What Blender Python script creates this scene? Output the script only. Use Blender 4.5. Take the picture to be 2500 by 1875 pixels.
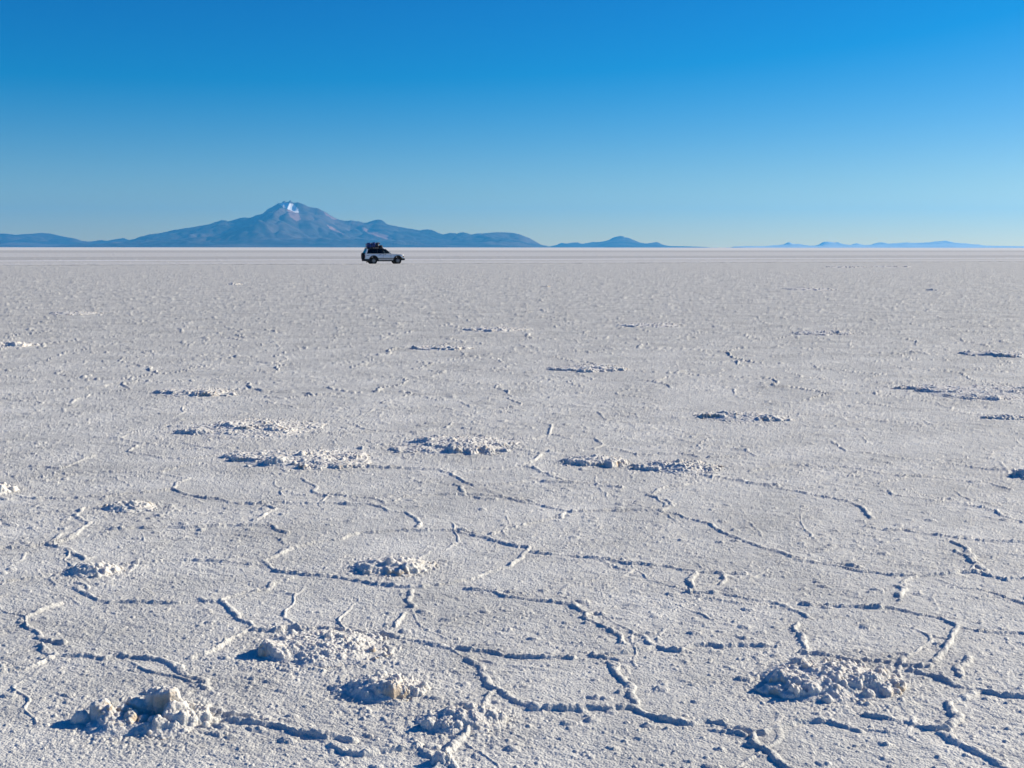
import bpy, bmesh, math, random
import numpy as np
from mathutils import Vector, Matrix
R = math.radians
random.seed(7)
for o in list(bpy.data.objects): bpy.data.objects.remove(o)
scene = bpy.context.scene
C = scene.collection

# ------------------------------------------------------------------ camera
CAM_H = 1.95                       # eye height above the salt
F = 2900.0                         # focal length in pixels of a 2500 wide frame
HORIZ = 604.0
PITCH = math.atan((937.5 - HORIZ) / F)
cam = bpy.data.cameras.new('camera'); cam.lens = F * 36 / 2500; cam.sensor_width = 36
cam.clip_start = 0.1; cam.clip_end = 400000
camo = bpy.data.objects.new('camera', cam); C.objects.link(camo)
camo.location = (0, 0, CAM_H); camo.rotation_euler = (R(90) - PITCH, R(-0.03), 0)
scene.camera = camo

# ------------------------------------------------------------------ light
SUN_AZ = 64.0; SUN_EL = 23.0       # azimuth clockwise from the view direction (+Y)
w = bpy.data.worlds.new('World'); scene.world = w; w.use_nodes = True
nt = w.node_tree; nt.nodes.clear()
sky = nt.nodes.new('ShaderNodeTexSky'); sky.sky_type = 'NISHITA'; sky.sun_disc = False
sky.sun_elevation = R(SUN_EL); sky.sun_rotation = R(SUN_AZ)
sky.altitude = 3650; sky.air_density = 1.0; sky.dust_density = 4.0; sky.ozone_density = 1.0
# the deep polarised blue of high thin air: a fixed colour matrix on the sky's own colour
comb = nt.nodes.new('ShaderNodeCombineXYZ')
for i_, row in enumerate(((2.55, -0.62, -0.70), (0.36, 1.03, -0.40), (-0.16, -1.15, 1.93))):
    dp = nt.nodes.new('ShaderNodeVectorMath'); dp.operation = 'DOT_PRODUCT'; dp.inputs[1].default_value = row
    nt.links.new(sky.outputs[0], dp.inputs[0])
    mxn = nt.nodes.new('ShaderNodeMath'); mxn.operation = 'MAXIMUM'; mxn.inputs[1].default_value = 0.0
    nt.links.new(dp.outputs['Value'], mxn.inputs[0]); nt.links.new(mxn.outputs[0], comb.inputs[i_])
bg = nt.nodes.new('ShaderNodeBackground'); bg.inputs['Strength'].default_value = 0.075
ow = nt.nodes.new('ShaderNodeOutputWorld')
nt.links.new(comb.outputs[0], bg.inputs[0]); nt.links.new(bg.outputs[0], ow.inputs[0])
sl = bpy.data.lights.new('sun', 'SUN'); sl.energy = 5.0; sl.angle = R(0.5); sl.color = (1.0, 0.905, 0.74)
so = bpy.data.objects.new('sun', sl); C.objects.link(so)
sd = Vector((math.sin(R(SUN_AZ)) * math.cos(R(SUN_EL)), math.cos(R(SUN_AZ)) * math.cos(R(SUN_EL)), math.sin(R(SUN_EL))))
so.rotation_euler = sd.to_track_quat('Z', 'Y').to_euler(); so.location = (30, 20, 40)
scene.view_settings.view_transform = 'Standard'; scene.view_settings.look = 'None'
scene.view_settings.exposure = 0.35; scene.view_settings.gamma = 1.0
scene.cycles.max_bounces = 6; scene.cycles.volume_bounces = 1; scene.cycles.diffuse_bounces = 1

# ------------------------------------------------------------------ helpers
SP, CP = math.sin(PITCH), math.cos(PITCH)
def gpos(px, py):
    """where the ray of a photo pixel (2500 x 1875) meets the salt"""
    dx = px - 1250.0; dz = 937.5 - py
    ry = F * CP + dz * SP; rz = -F * SP + dz * CP
    t = CAM_H / -rz
    return dx * t, ry * t
def tag(o, label=None, cat=None, group=None, kind=None):
    if label: o['label'] = label
    if cat: o['category'] = cat
    if group: o['group'] = group
    if kind: o['kind'] = kind
    return o

def _h(ix, iy, seed):
    n = (ix * 374761393 + iy * 668265263 + seed * 974634777) & 0xFFFFFFFF
    n = ((n ^ (n >> 13)) * 1274126177) & 0xFFFFFFFF
    n = n ^ (n >> 16)
    return (n & 0xFFFFFF) / float(0x1000000)
def noise(x, y, seed=0):
    """2-D gradient noise, about -1..1"""
    xi = np.floor(x).astype(np.int64); yi = np.floor(y).astype(np.int64)
    fx = x - xi; fy = y - yi
    u = fx * fx * fx * (fx * (fx * 6 - 15) + 10); v = fy * fy * fy * (fy * (fy * 6 - 15) + 10)
    def g(a, b, dx, dy):
        t = _h(a, b, seed) * 6.2831853
        return np.cos(t) * dx + np.sin(t) * dy
    n00 = g(xi, yi, fx, fy); n10 = g(xi + 1, yi, fx - 1, fy)
    n01 = g(xi, yi + 1, fx, fy - 1); n11 = g(xi + 1, yi + 1, fx - 1, fy - 1)
    return (n00 * (1 - u) * (1 - v) + n10 * u * (1 - v) + n01 * (1 - u) * v + n11 * u * v) * 1.5
def worley(x, y, seed=0, jit=0.9):
    """F1, F2 and the random number of the nearest cell"""
    xi = np.floor(x).astype(np.int64); yi = np.floor(y).astype(np.int64)
    f1 = np.full(x.shape, 9.0); f2 = np.full(x.shape, 9.0); rid = np.zeros(x.shape)
    for a in (-1, 0, 1):
        for b in (-1, 0, 1):
            cx = xi + a; cy = yi + b
            px = cx + 0.5 + jit * (_h(cx, cy, seed) - 0.5); py = cy + 0.5 + jit * (_h(cx, cy, seed + 1) - 0.5)
            d = np.hypot(x - px, y - py)
            r_ = _h(cx, cy, seed + 2)
            m = d < f1
            f2 = np.where(m, f1, np.minimum(f2, d)); rid = np.where(m, r_, rid); f1 = np.where(m, d, f1)
    return f1, f2, rid
def sstep(a, b, x):
    t = np.clip((x - a) / (b - a), 0, 1); return t * t * (3 - 2 * t)

def grid_mesh(name, X, Y, Z, mats, smooth=True, attrs=None, extra=None):
    nr, nc = X.shape
    co = np.stack([X, Y, Z], -1).reshape(-1, 3).astype(np.float32)
    idx = np.arange(nr * nc, dtype=np.int32).reshape(nr, nc)
    q = np.stack([idx[:-1, :-1], idx[:-1, 1:], idx[1:, 1:], idx[1:, :-1]], -1).reshape(-1, 4)
    if extra is not None:
        ev, ef = extra
        q = np.concatenate([q, np.array(ef, dtype=np.int32) + len(co)]); co = np.concatenate([co, np.array(ev, dtype=np.float32)])
    me = bpy.data.meshes.new(name)
    me.vertices.add(len(co)); me.vertices.foreach_set('co', co.ravel())
    me.loops.add(len(q) * 4); me.loops.foreach_set('vertex_index', q.ravel().astype(np.int32))
    me.polygons.add(len(q)); me.polygons.foreach_set('loop_start', np.arange(0, len(q) * 4, 4, dtype=np.int32))
    me.polygons.foreach_set('loop_total', np.full(len(q), 4, dtype=np.int32))
    me.polygons.foreach_set('use_smooth', np.full(len(q), smooth, dtype=bool))
    me.update(calc_edges=True)
    if attrs:
        for k, a in attrs.items():
            at = me.attributes.new(k, 'FLOAT', 'POINT')
            full = np.zeros(len(co), dtype=np.float32); full[:a.size] = a.ravel(); at.data.foreach_set('value', full)
    for m in mats: me.materials.append(m)
    o = bpy.data.objects.new(name, me); C.objects.link(o)
    return o

# ------------------------------------------------------------------ materials
def mat(name):
    m = bpy.data.materials.new(name); m.use_nodes = True
    b = m.node_tree.nodes['Principled BSDF']; return m, m.node_tree, b
def simple(name, col, rough=0.5, metal=0.0, coat=0.0, bump=0.0, scale=30.0, var=0.08):
    m, t, b = mat(name)
    b.inputs['Roughness'].default_value = rough; b.inputs['Metallic'].default_value = metal
    b.inputs['Coat Weight'].default_value = coat
    tc = t.nodes.new('ShaderNodeTexCoord'); n = t.nodes.new('ShaderNodeTexNoise'); n.inputs['Scale'].default_value = scale
    n.inputs['Detail'].default_value = 4
    t.links.new(tc.outputs['Object'], n.inputs['Vector'])
    r = t.nodes.new('ShaderNodeValToRGB')
    r.color_ramp.elements[0].position = 0.3; r.color_ramp.elements[1].position = 0.7
    r.color_ramp.elements[0].color = tuple(c * (1 - var * 2) for c in col) + (1,)
    r.color_ramp.elements[1].color = tuple(min(1, c * (1 + var)) for c in col) + (1,)
    t.links.new(n.outputs['Fac'], r.inputs['Fac']); t.links.new(r.outputs['Color'], b.inputs['Base Color'])
    if bump:
        bp = t.nodes.new('ShaderNodeBump'); bp.inputs['Strength'].default_value = 1; bp.inputs['Distance'].default_value = bump
        t.links.new(n.outputs['Fac'], bp.inputs['Height']); t.links.new(bp.outputs[0], b.inputs['Normal'])
    return m
def salt_material(name, mound=False):
    m, t, b = mat(name); N = t.nodes; L = t.links
    def math_(op, a, b_=None, c=None, clamp=False):
        n = N.new('ShaderNodeMath'); n.operation = op; n.use_clamp = clamp
        for i, v in enumerate((a, b_, c)):
            if v is None: continue
            if isinstance(v, (int, float)): n.inputs[i].default_value = v
            else: L.new(v, n.inputs[i])
        return n.outputs[0]
    def noise_(scale, detail=3, rough=0.5, vec=None):
        n = N.new('ShaderNodeTexNoise'); n.inputs['Scale'].default_value = scale
        n.inputs['Detail'].default_value = detail; n.inputs['Roughness'].default_value = rough
        L.new(vec if vec else geo.outputs['Position'], n.inputs['Vector']); return n.outputs['Fac']
    geo = N.new('ShaderNodeNewGeometry')
    sep = N.new('ShaderNodeSeparateXYZ'); L.new(geo.outputs['Position'], sep.inputs[0])
    # tone: small-scale mottling, dusty and clean salt
    n1 = noise_(0.9, 5, 0.6); n2 = noise_(1.6, 10, 0.90)
    mix = N.new('ShaderNodeMix'); mix.data_type = 'RGBA'
    mix.inputs[6].default_value = (0.56, 0.55, 0.51, 1); mix.inputs[7].default_value = (0.85, 0.828, 0.755, 1)
    f = math_('ADD', math_('MULTIPLY', n1, 0.35), math_('MULTIPLY', n2, 0.65))
    mr = N.new('ShaderNodeMapRange'); mr.inputs[1].default_value = 0.40; mr.inputs[2].default_value = 0.60; L.new(f, mr.inputs[0])
    L.new(mr.outputs[0], mix.inputs[0])
    col = mix.outputs[2]
    if not mound:
        # smooth clean pan beyond the rough crust, and the salt packed white by wheels beside the track
        pan = N.new('ShaderNodeMapRange'); pan.interpolation_type = 'SMOOTHSTEP'
        pan.inputs[1].default_value = 760; pan.inputs[2].default_value = 900
        wob = math_('MULTIPLY', noise_(0.004, 3), 90.0)
        L.new(math_('ADD', sep.outputs['Y'], wob), pan.inputs[0])
        mx = N.new('ShaderNodeMix'); mx.data_type = 'RGBA'; mx.inputs[7].default_value = (0.80, 0.785, 0.74, 1)
        L.new(math_('MULTIPLY', pan.outputs[0], 0.85), mx.inputs[0]); L.new(col, mx.inputs[6]); col = mx.outputs[2]
        # self-shadow of the far rough crust, put into the colour as a darker tone
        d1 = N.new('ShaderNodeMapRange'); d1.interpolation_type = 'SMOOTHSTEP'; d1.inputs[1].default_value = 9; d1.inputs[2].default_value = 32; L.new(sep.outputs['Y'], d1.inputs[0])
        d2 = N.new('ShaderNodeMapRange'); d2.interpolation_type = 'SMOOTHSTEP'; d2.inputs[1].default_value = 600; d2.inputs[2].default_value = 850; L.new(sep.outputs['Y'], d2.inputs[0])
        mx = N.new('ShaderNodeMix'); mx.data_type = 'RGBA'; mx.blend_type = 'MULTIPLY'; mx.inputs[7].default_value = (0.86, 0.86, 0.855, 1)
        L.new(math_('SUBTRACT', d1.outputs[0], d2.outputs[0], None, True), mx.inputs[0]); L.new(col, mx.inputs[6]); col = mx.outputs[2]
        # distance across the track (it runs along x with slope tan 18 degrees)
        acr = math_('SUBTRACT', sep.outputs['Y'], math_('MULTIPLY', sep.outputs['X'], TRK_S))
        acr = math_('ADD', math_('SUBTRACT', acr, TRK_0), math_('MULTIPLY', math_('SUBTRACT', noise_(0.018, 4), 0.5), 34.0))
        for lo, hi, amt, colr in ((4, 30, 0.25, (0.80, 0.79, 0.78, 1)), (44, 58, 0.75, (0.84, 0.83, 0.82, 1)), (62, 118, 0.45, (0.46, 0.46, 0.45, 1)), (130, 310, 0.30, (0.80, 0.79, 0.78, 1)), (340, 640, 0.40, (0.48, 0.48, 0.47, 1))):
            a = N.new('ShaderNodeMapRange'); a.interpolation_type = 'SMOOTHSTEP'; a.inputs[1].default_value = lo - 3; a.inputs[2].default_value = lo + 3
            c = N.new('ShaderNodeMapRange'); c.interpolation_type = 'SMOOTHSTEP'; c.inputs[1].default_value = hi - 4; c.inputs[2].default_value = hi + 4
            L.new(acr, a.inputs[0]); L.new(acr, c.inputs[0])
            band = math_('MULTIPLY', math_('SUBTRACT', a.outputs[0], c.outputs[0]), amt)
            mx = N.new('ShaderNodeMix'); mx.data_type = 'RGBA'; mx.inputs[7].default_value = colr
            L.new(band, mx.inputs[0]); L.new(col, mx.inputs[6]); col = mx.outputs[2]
    else:
        # fresh broken salt is whiter, with brine-stained tan patches on its steep sides
        mx = N.new('ShaderNodeMix'); mx.data_type = 'RGBA'; mx.inputs[0].default_value = 0.55; mx.inputs[7].default_value = (0.86, 0.82, 0.74, 1)
        L.new(col, mx.inputs[6]); col = mx.outputs[2]
        sn = N.new('ShaderNodeSeparateXYZ'); L.new(geo.outputs['True Normal'], sn.inputs[0])
        st = N.new('ShaderNodeMapRange'); st.inputs[1].default_value = 0.75; st.inputs[2].default_value = 0.35; L.new(sn.outputs['Z'], st.inputs[0])
        pt = N.new('ShaderNodeMapRange'); pt.inputs[1].default_value = 0.50; pt.inputs[2].default_value = 0.64; L.new(noise_(5.0, 2), pt.inputs[0])
        mx = N.new('ShaderNodeMix'); mx.data_type = 'RGBA'; mx.inputs[7].default_value = (0.62, 0.45, 0.27, 1)
        L.new(math_('MULTIPLY', math_('MULTIPLY', st.outputs[0], pt.outputs[0]), 0.7), mx.inputs[0]); L.new(col, mx.inputs[6]); col = mx.outputs[2]
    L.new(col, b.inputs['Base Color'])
    b.inputs['Roughness'].default_value = 0.75
    b.inputs['Subsurface Weight'].default_value = 0.25 if mound else 0.0; b.inputs['Subsurface Radius'].default_value = (1.0, 0.85, 0.7); b.inputs['Subsurface Scale'].default_value = 0.02
    b.inputs['Specular IOR Level'].default_value = 0.35
    # crystals: millimetre to centimetre bumps
    vo = N.new('ShaderNodeTexVoronoi'); vo.inputs['Scale'].default_value = 95.0; L.new(geo.outputs['Position'], vo.inputs['Vector'])
    h = math_('ADD', math_('MULTIPLY', noise_(55.0, 4, 0.65), 1.0), math_('MULTIPLY', vo.outputs['Distance'], -0.45))
    bp = N.new('ShaderNodeBump'); bp.inputs['Strength'].default_value = 1.0; bp.inputs['Distance'].default_value = 0.0065
    L.new(h, bp.inputs['Height'])
    # decimetre roughness, all that is left of the crust far off
    bp2 = N.new('ShaderNodeBump'); bp2.inputs['Strength'].default_value = 1.0; bp2.inputs['Distance'].default_value = 0.015
    L.new(noise_(6.0, 6, 0.72), bp2.inputs['Height']); L.new(bp.outputs[0], bp2.inputs['Normal'])
    L.new(bp2.outputs[0], b.inputs['Normal'])
    return m

# the tyre track the car follows: a line through the car, running away to the right
ax0, ay0 = gpos(912.3, 645.3)
TRK_ANG = R(18); TRK_S = math.tan(TRK_ANG); TRK_0 = ay0 - TRK_S * ax0
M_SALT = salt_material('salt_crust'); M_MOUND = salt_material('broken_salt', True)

# ------------------------------------------------------------------ salt flat
# ridges between the salt polygons, traced: (origin x, origin y, scale) and lines (height weight, points)
RIDGES = [
((0,1300,2.765),[(.5,'0,340 90,330 250,305 330,290'),(.5,'0,110 200,100 330,75 380,40 420,10'),(.7,'330,75 420,100 540,155 580,190'),(.6,'540,0 460,50 330,80'),
 (.6,'820,220 960,210 1080,195 1250,185 1550,195 1680,215 1790,205'),(.6,'1770,200 1880,150 2040,85 2160,60'),(.9,'1790,205 1860,255 1990,270 2212,305'),
 (.9,'510,375 590,410 660,455 740,475 850,470 980,465 1200,480 1350,460 1490,465'),(1.1,'1490,465 1560,520 1620,580 1690,610'),(.8,'1690,610 1700,650 1740,665 1860,660'),
 (.5,'1490,465 1540,430 1640,405 1780,395 1850,340 1960,310'),(.9,'400,480 300,515 180,565 140,600 200,640 260,680 290,715 360,735 430,745'),(.7,'280,760 300,800 370,825'),
 (.6,'370,825 290,880 180,920 100,925 0,940'),(.6,'370,825 500,828 640,840 700,855 780,840 900,840 1000,850 1120,865 1160,880'),(1.2,'1160,880 1220,930 1280,975 1370,1000 1410,1050'),
 (.7,'1700,660 1560,720 1460,785 1360,830 1290,850'),(.9,'1390,1170 1440,1215 1540,1240 1700,1240 1810,1265'),(1.2,'1540,1275 1660,1285 1820,1300 1900,1310 2000,1340 2212,1385'),(.6,'540,340 600,375')]),
((600,1300,2.765),[(.9,'200,260 360,280 560,300 700,320 890,350 1000,360 1180,372'),(.6,'1180,372 1330,350 1460,320 1540,305 1640,265 1780,230 1880,140 1910,100'),(.9,'1900,95 1800,85 1650,45 1460,0'),
 (.9,'1110,390 1130,430 1090,465 1140,510'),(.7,'1060,545 1060,585 1000,640'),(1.0,'200,665 330,650 480,650 640,665 790,690 920,690'),(1.2,'920,690 1040,710 1180,735 1290,755 1400,780 1600,800'),(.6,'1600,800 1800,830 2212,850'),
 (.8,'800,715 900,740 980,790 990,820'),(1.25,'1510,850 1590,910 1610,980 1660,1060 1740,1100 1830,1135 1930,1170 2050,1190 2212,1185'),(1.25,'0,1290 180,1305 260,1320 420,1350 560,1380 740,1395'),
 (1.2,'600,1440 660,1475 800,1495 900,1480 1050,1460 1200,1440 1230,1480 1300,1520 1370,1560 1400,1590'),(.9,'1330,1495 1440,1390 1550,1300 1620,1220'),(.7,'1500,380 1620,390 1750,430 1900,450 2060,465 2200,490'),(.5,'1750,400 1870,412')]),
((1300,1300,2.765),[(1.1,'190,470 270,485 380,545 350,570 450,610 520,655 610,700 600,740'),(.7,'650,660 750,690 770,730 820,760'),(.7,'820,760 930,785 1000,790 1080,765 1200,760 1300,775 1480,760 1650,772'),
 (.6,'820,765 730,800 600,810 410,820'),(.9,'420,830 560,850 580,860'),(1.2,'520,880 570,950 610,1000 670,1035'),(.9,'600,1070 680,1040 670,1110 700,1160'),
 (1.25,'0,1180 200,1190 380,1190 560,1180 700,1190 780,1230 870,1255 1000,1270 1060,1295 1180,1275 1300,1290 1400,1330 1500,1345'),(1.5,'1490,1365 1500,1420 1580,1480 1640,1520 1700,1560 1760,1590'),
 (.8,'1500,1345 1560,1350 1660,1320 1780,1280 1900,1270 2050,1290 2212,1340'),(.7,'0,130 200,155 520,180 640,205 860,220 1000,245 1150,270 1450,275'),(.8,'1100,280 1060,330 1080,370'),(.6,'1300,290 1280,350'),
 (.8,'1060,400 1250,410 1450,440 1600,465 1700,500 1800,535 1870,570'),(.6,'1800,475 1980,490'),(1.0,'1780,620 1760,650 1820,690 1820,740 1860,790'),(1.1,'1820,805 1960,820 2212,880'),(.7,'1330,20 1500,80 1700,140 1850,185 2212,230'),
 (1.0,'900,780 1000,795'),(.6,'1220,1330 1300,1350 1420,1370')]),
((1800,1300,2.886),[(.7,'400,185 600,215 900,270 1100,295 1300,300 1500,285'),(1.2,'1500,285 1650,280 1720,275 1800,310 1900,330 2040,330'),(.9,'1550,125 1620,160 1680,210 1750,260'),(.7,'1160,345 1250,310'),(1.2,'1130,375 1170,405 1150,450'),
 (.7,'440,500 650,510 900,525 1080,530 1200,555 1450,610 1550,660 1700,690 2040,715'),(.8,'1550,670 1500,765 1470,820 1420,880 1370,900'),(1.0,'820,895 1000,910 1150,930 1350,950'),
 (1.2,'1220,975 1380,1010 1500,1050 1600,1090 1720,1120 1900,1145 2040,1160'),(1.1,'930,1290 1060,1310 1250,1350 1350,1375 1490,1390'),(1.5,'1440,1420 1540,1480 1660,1520 1760,1580 1880,1640 1960,1700'),
 (.6,'1640,870 1560,960 1590,1020'),(1.0,'1700,1125 1600,1150 1480,1200 1560,1300 1500,1360'),(.7,'1700,50 1850,60 2040,65')]),
((0,900,3.16),[(1.0,'0,1000 60,1010 130,990 300,1000 500,1000 640,1000 700,990'),(.5,'700,990 820,990 1000,965 1150,955 1330,925 1380,880 1460,850 1300,820 1250,810'),(.9,'1340,925 1400,960 1540,990 1700,1005 1850,1040 1950,1045'),
 (.9,'650,1080 590,1130 640,1180 680,1190 600,1270 520,1310'),(.6,'520,1310 400,1340 250,1380 0,1390'),(.9,'380,1355 490,1380 560,1420 640,1450'),(.8,'870,1235 1060,1225 1310,1220 1500,1222 1640,1210 1950,1210 2100,1210'),
 (.9,'2080,1195 2130,1235 2212,1260'),(.8,'240,755 330,752 400,765 470,770 560,740 640,700 720,670'),(.5,'240,880 340,870 440,845 550,820 700,800 1240,800'),(.6,'740,530 930,540 1080,575 1200,580'),(.5,'930,540 1020,490 1150,465 1300,440'),
 (.9,'1310,450 1460,450'),(.6,'980,640 1120,660 1250,685 1420,695 1560,685 1750,650'),(.7,'980,640 1060,600'),(.5,'1240,800 1400,755 1530,730'),(.8,'1430,575 1520,600 1650,615 1800,615')]),
((600,900,3.16),[(.7,'170,1050 230,1085 80,1165'),(.8,'0,1040 300,1035 700,1040'),(1.0,'700,1040 1000,1050 1120,1095 1230,1110 1310,1150 1350,1190 1320,1225'),(.8,'180,1195 240,1240 330,1270'),
 (.9,'180,1470 240,1440 330,1390 440,1365 600,1330 750,1310 880,1265 1000,1265 1200,1250 1400,1250 1700,1250 1850,1300 2000,1350 2100,1370'),(1.2,'870,750 1100,765 1400,775 1500,780 1600,820 1700,875 1760,895'),
 (.8,'1600,800 1750,775 2000,765 2212,745'),(1.0,'1620,890 1660,920 1690,970'),(.7,'1360,975 1640,968 1800,1000 1930,1010'),(.5,'1130,1020 1200,995 1360,975'),(.7,'1650,970 2000,980 2212,1020'),
 (.6,'440,850 550,910 520,950 660,990'),(.5,'650,970 1000,1000 1080,1040'),(.9,'840,430 900,460 1000,480 1250,485 1330,490 1420,475 1540,460 1600,420 1680,430'),(.7,'530,500 700,500 800,495 1000,485'),
 (1.0,'1740,500 1900,540 2030,600 2100,620 2212,630'),(1.0,'880,615 1020,615 1150,605'),(.6,'1750,900 1980,890 2130,875'),(.5,'30,205 200,220 430,220 580,200 860,230'),(.6,'60,245 200,260 390,300'),
 (.7,'1350,210 1480,240 1650,250 1740,295 1980,320 2130,360'),(.5,'1680,460 2212,460')]),
((1200,900,3.16),[(.8,'360,405 470,435 440,510 300,545 180,545'),(.9,'480,510 620,520 800,535 860,590 790,615'),(1.0,'860,610 1000,625 1130,660 1250,665 1300,655 1480,655 1600,680'),(1.0,'130,605 240,630 390,655 340,700 240,745'),
 (.9,'240,745 350,780 450,820 570,860'),(.6,'0,775 240,745'),(.9,'400,870 620,880 740,880 880,905 1010,915'),(.8,'1740,850 1580,870 1480,900 1330,910 1250,970'),(.9,'1200,975 1340,1010 1400,1060 1310,1095'),
 (.9,'80,990 200,1010 330,1040 500,1080 620,1100 800,1095 1100,1095 1310,1095'),(.8,'1310,1100 1450,1130 1550,1165 1690,1195 1740,1240 1820,1270 2000,1340 2212,1400'),(1.1,'1600,810 1730,835 1840,850 1930,860 2000,885 2212,900'),
 (.8,'740,1450 900,1465 1000,1470 1060,1500 1180,1500 1400,1535'),(.6,'880,260 1130,295 1400,320 1600,350'),(.6,'820,335 880,390 1150,430 1400,465 1550,500 1680,510'),(.7,'1450,545 1690,590 1780,610 1960,625 2030,670'),(.7,'1680,680 1920,675'),
 (.6,'480,1150 550,1150 550,1110'),(.5,'0,1280 200,1220 400,1165 480,1155'),(.8,'450,640 700,630')]),
((1800,900,3.16),[(1.0,'230,900 360,930 470,945 560,965'),(.9,'560,965 700,990 850,1020 950,1055 1000,1100 1030,1150'),(.7,'100,790 200,770 370,740 440,740 650,755 850,755 1000,780 1100,805 1290,830'),
 (.8,'1290,830 1390,830 1520,835 1800,870 1930,870 2120,930'),(1.4,'1770,750 1900,770 2130,780 2160,800'),(.7,'1530,715 1770,750'),(.8,'1930,865 2060,850'),(.7,'1170,940 1200,970 1450,1000 1600,1025 1750,1040 2000,1090 2040,1130 2212,1180'),
 (.9,'980,1215 1150,1235 1350,1250 1550,1285 1800,1310'),(1.0,'1900,1325 2100,1335 2212,1335'),(1.1,'1660,1330 1780,1390 1820,1470 1920,1550'),(.8,'480,350 680,360 920,375'),(.7,'1000,375 1080,400 1300,410 1540,440'),(.5,'760,440 1000,400'),
 (.9,'380,430 680,450'),(.8,'1240,130 1400,150'),(.7,'1290,210 1400,210 1560,240 1900,250'),(.9,'1640,325 1870,350 2100,365 2212,360'),(.6,'730,560 840,630 1050,650 1280,690 1500,710'),(.6,'600,60 780,110 960,135 1240,135'),
 (.5,'1100,880 1290,840'),(.8,'40,1310 200,1380 420,1450')]),
]
# broken mounds: x from, x to, y of the near foot, depth/width, height (m), plates, label
MOUNDS = [
 (200,520,1806,.72,.125,3,'largest mound of broken salt blocks, lower left, with a crater of loose lumps'),
 (622,960,1630,.85,.080,4,'wide low salt mound just above the small two lobed mound'),
 (815,1045,1716,.75,.080,2,'small two lobed salt mound between two bigger ones near the bottom edge'),
 (1020,1240,1796,.75,.095,3,'salt mound at bottom centre with a cracked ridge running from its near foot'),
 (1840,2190,1716,.85,.100,5,'large broken salt mound at the lower right with long blue shadow'),
 (155,298,1412,.75,.085,2,'rounded salt mound at the left above the largest one, with a thin crack'),
 (855,1065,1408,.80,.075,3,'salt mound near the picture centre with a tan hollow in its near side'),
 (245,388,1254,.80,.070,2,'small salt mound with two pointed shadows, above the rounded mound at the left'),
 (-75,32,1214,1.1,.100,2,'salt mound cut off by the left frame edge halfway down'),
 (440,790,1072,.95,.075,5,'long ragged patch of broken crust, farthest left of the middle group'),
 (578,890,1148,.95,.085,5,'broken crust patch with dark near edge and two white lumps at its right end'),
 (955,1262,1110,.90,.085,5,'broad crust plateau in the centre of the middle group with dark cliff'),
 (1372,1535,1140,.90,.080,2,'smooth topped salt mound with a deep blue hollow shadow at its left end'),
 (1555,1755,1158,.90,.075,4,'crumbly salt mound at the right end of the middle group'),
 (385,568,969,.90,.075,3,'flat topped salt mound standing alone, upper left of the middle group'),
 (1712,1925,1031,.80,.075,4,'long dark edged crust mound right of centre, alone behind the middle group'),
 (2245,2620,979,.90,.090,5,'long crust plateau running out of the right frame edge'),
 (2472,2570,1171,.90,.085,2,'small salt lump at the right frame edge beside a dark ridge'),
 (1352,1528,908,.90,.080,3,'flat crust mound right of centre in the middle distance'),
 (1008,1140,856,.95,.080,2,'flat crust mound with dark left end in the middle distance left of centre'),
 (1142,1285,810,.95,.075,3,'low crust mound near the centre, middle distance, thin salt line at either side'),
 (1518,1665,799,.95,.080,2,'low flat dark edged mound in the distance, right of the centre line'),
 (1935,2085,818,.95,.085,2,'low flat mound in the right distance with raised white ends'),
 (2355,2530,872,.95,.090,3,'low crust mound cut by the right frame edge in the distance'),
 (-70,85,850,.95,.105,3,'flat salt mound cut by the left frame edge in the distance'),
 (127,245,770,.95,.075,2,'thin distant salt mound on the left below the hills'),
 (1905,2045,709,.95,.090,1,'thin dark slab of crust far off on the right'),
 (2262,2292,709,1.2,.070,1,'tiny dark crust speck far off at the right beside the thin slab'),
 (553,588,696,1.3,.075,1,'tiny salt lump far off left of the car'),
 (1322,1342,700,1.3,.060,1,'tiny salt lump far off right of the car'),
 (2012,2110,653.5,1.3,.075,2,'thin far crust line near the track at the right, left piece'),
 (2125,2215,652.5,1.3,.075,2,'thin far crust line near the track at the right, right piece'),
 (2395,2520,1024,.5,.055,2,'low crust edge at the right frame edge under the long plateau'),
 (1048,1110,1872,.9,.045,1,'lump of salt at the ridge junction on the bottom frame edge'),
]
# ---- structured grid whose spacing follows the distance
k_in = np.arange(-0.47, 0.47001, 1 / 1750.0)
g = np.cumsum(np.linspace(1 / 1500.0, 1 / 60.0, 60))
ks = np.concatenate([-0.47 - g[::-1], k_in, 0.47 + g])
pys = np.arange(1905, 660, -1.55)
pys = np.concatenate([pys, np.arange(659, 611, -1.2)])
ys = np.array([gpos(1250, p)[1] for p in pys])
near = np.arange(1.2, ys[0] - 0.01, 0.02)
far = [ys[-1] * 1.12 ** i for i in range(1, 60)]; far = np.array([v for v in far if v < 53000])
ys = np.concatenate([near, ys, far])
X = ks[None, :] * ys[:, None]; Y = np.repeat(ys[:, None], len(ks), 1)
dyv = np.gradient(ys)[:, None] * np.ones_like(X); dxv = (Y / 1750.0)

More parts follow.
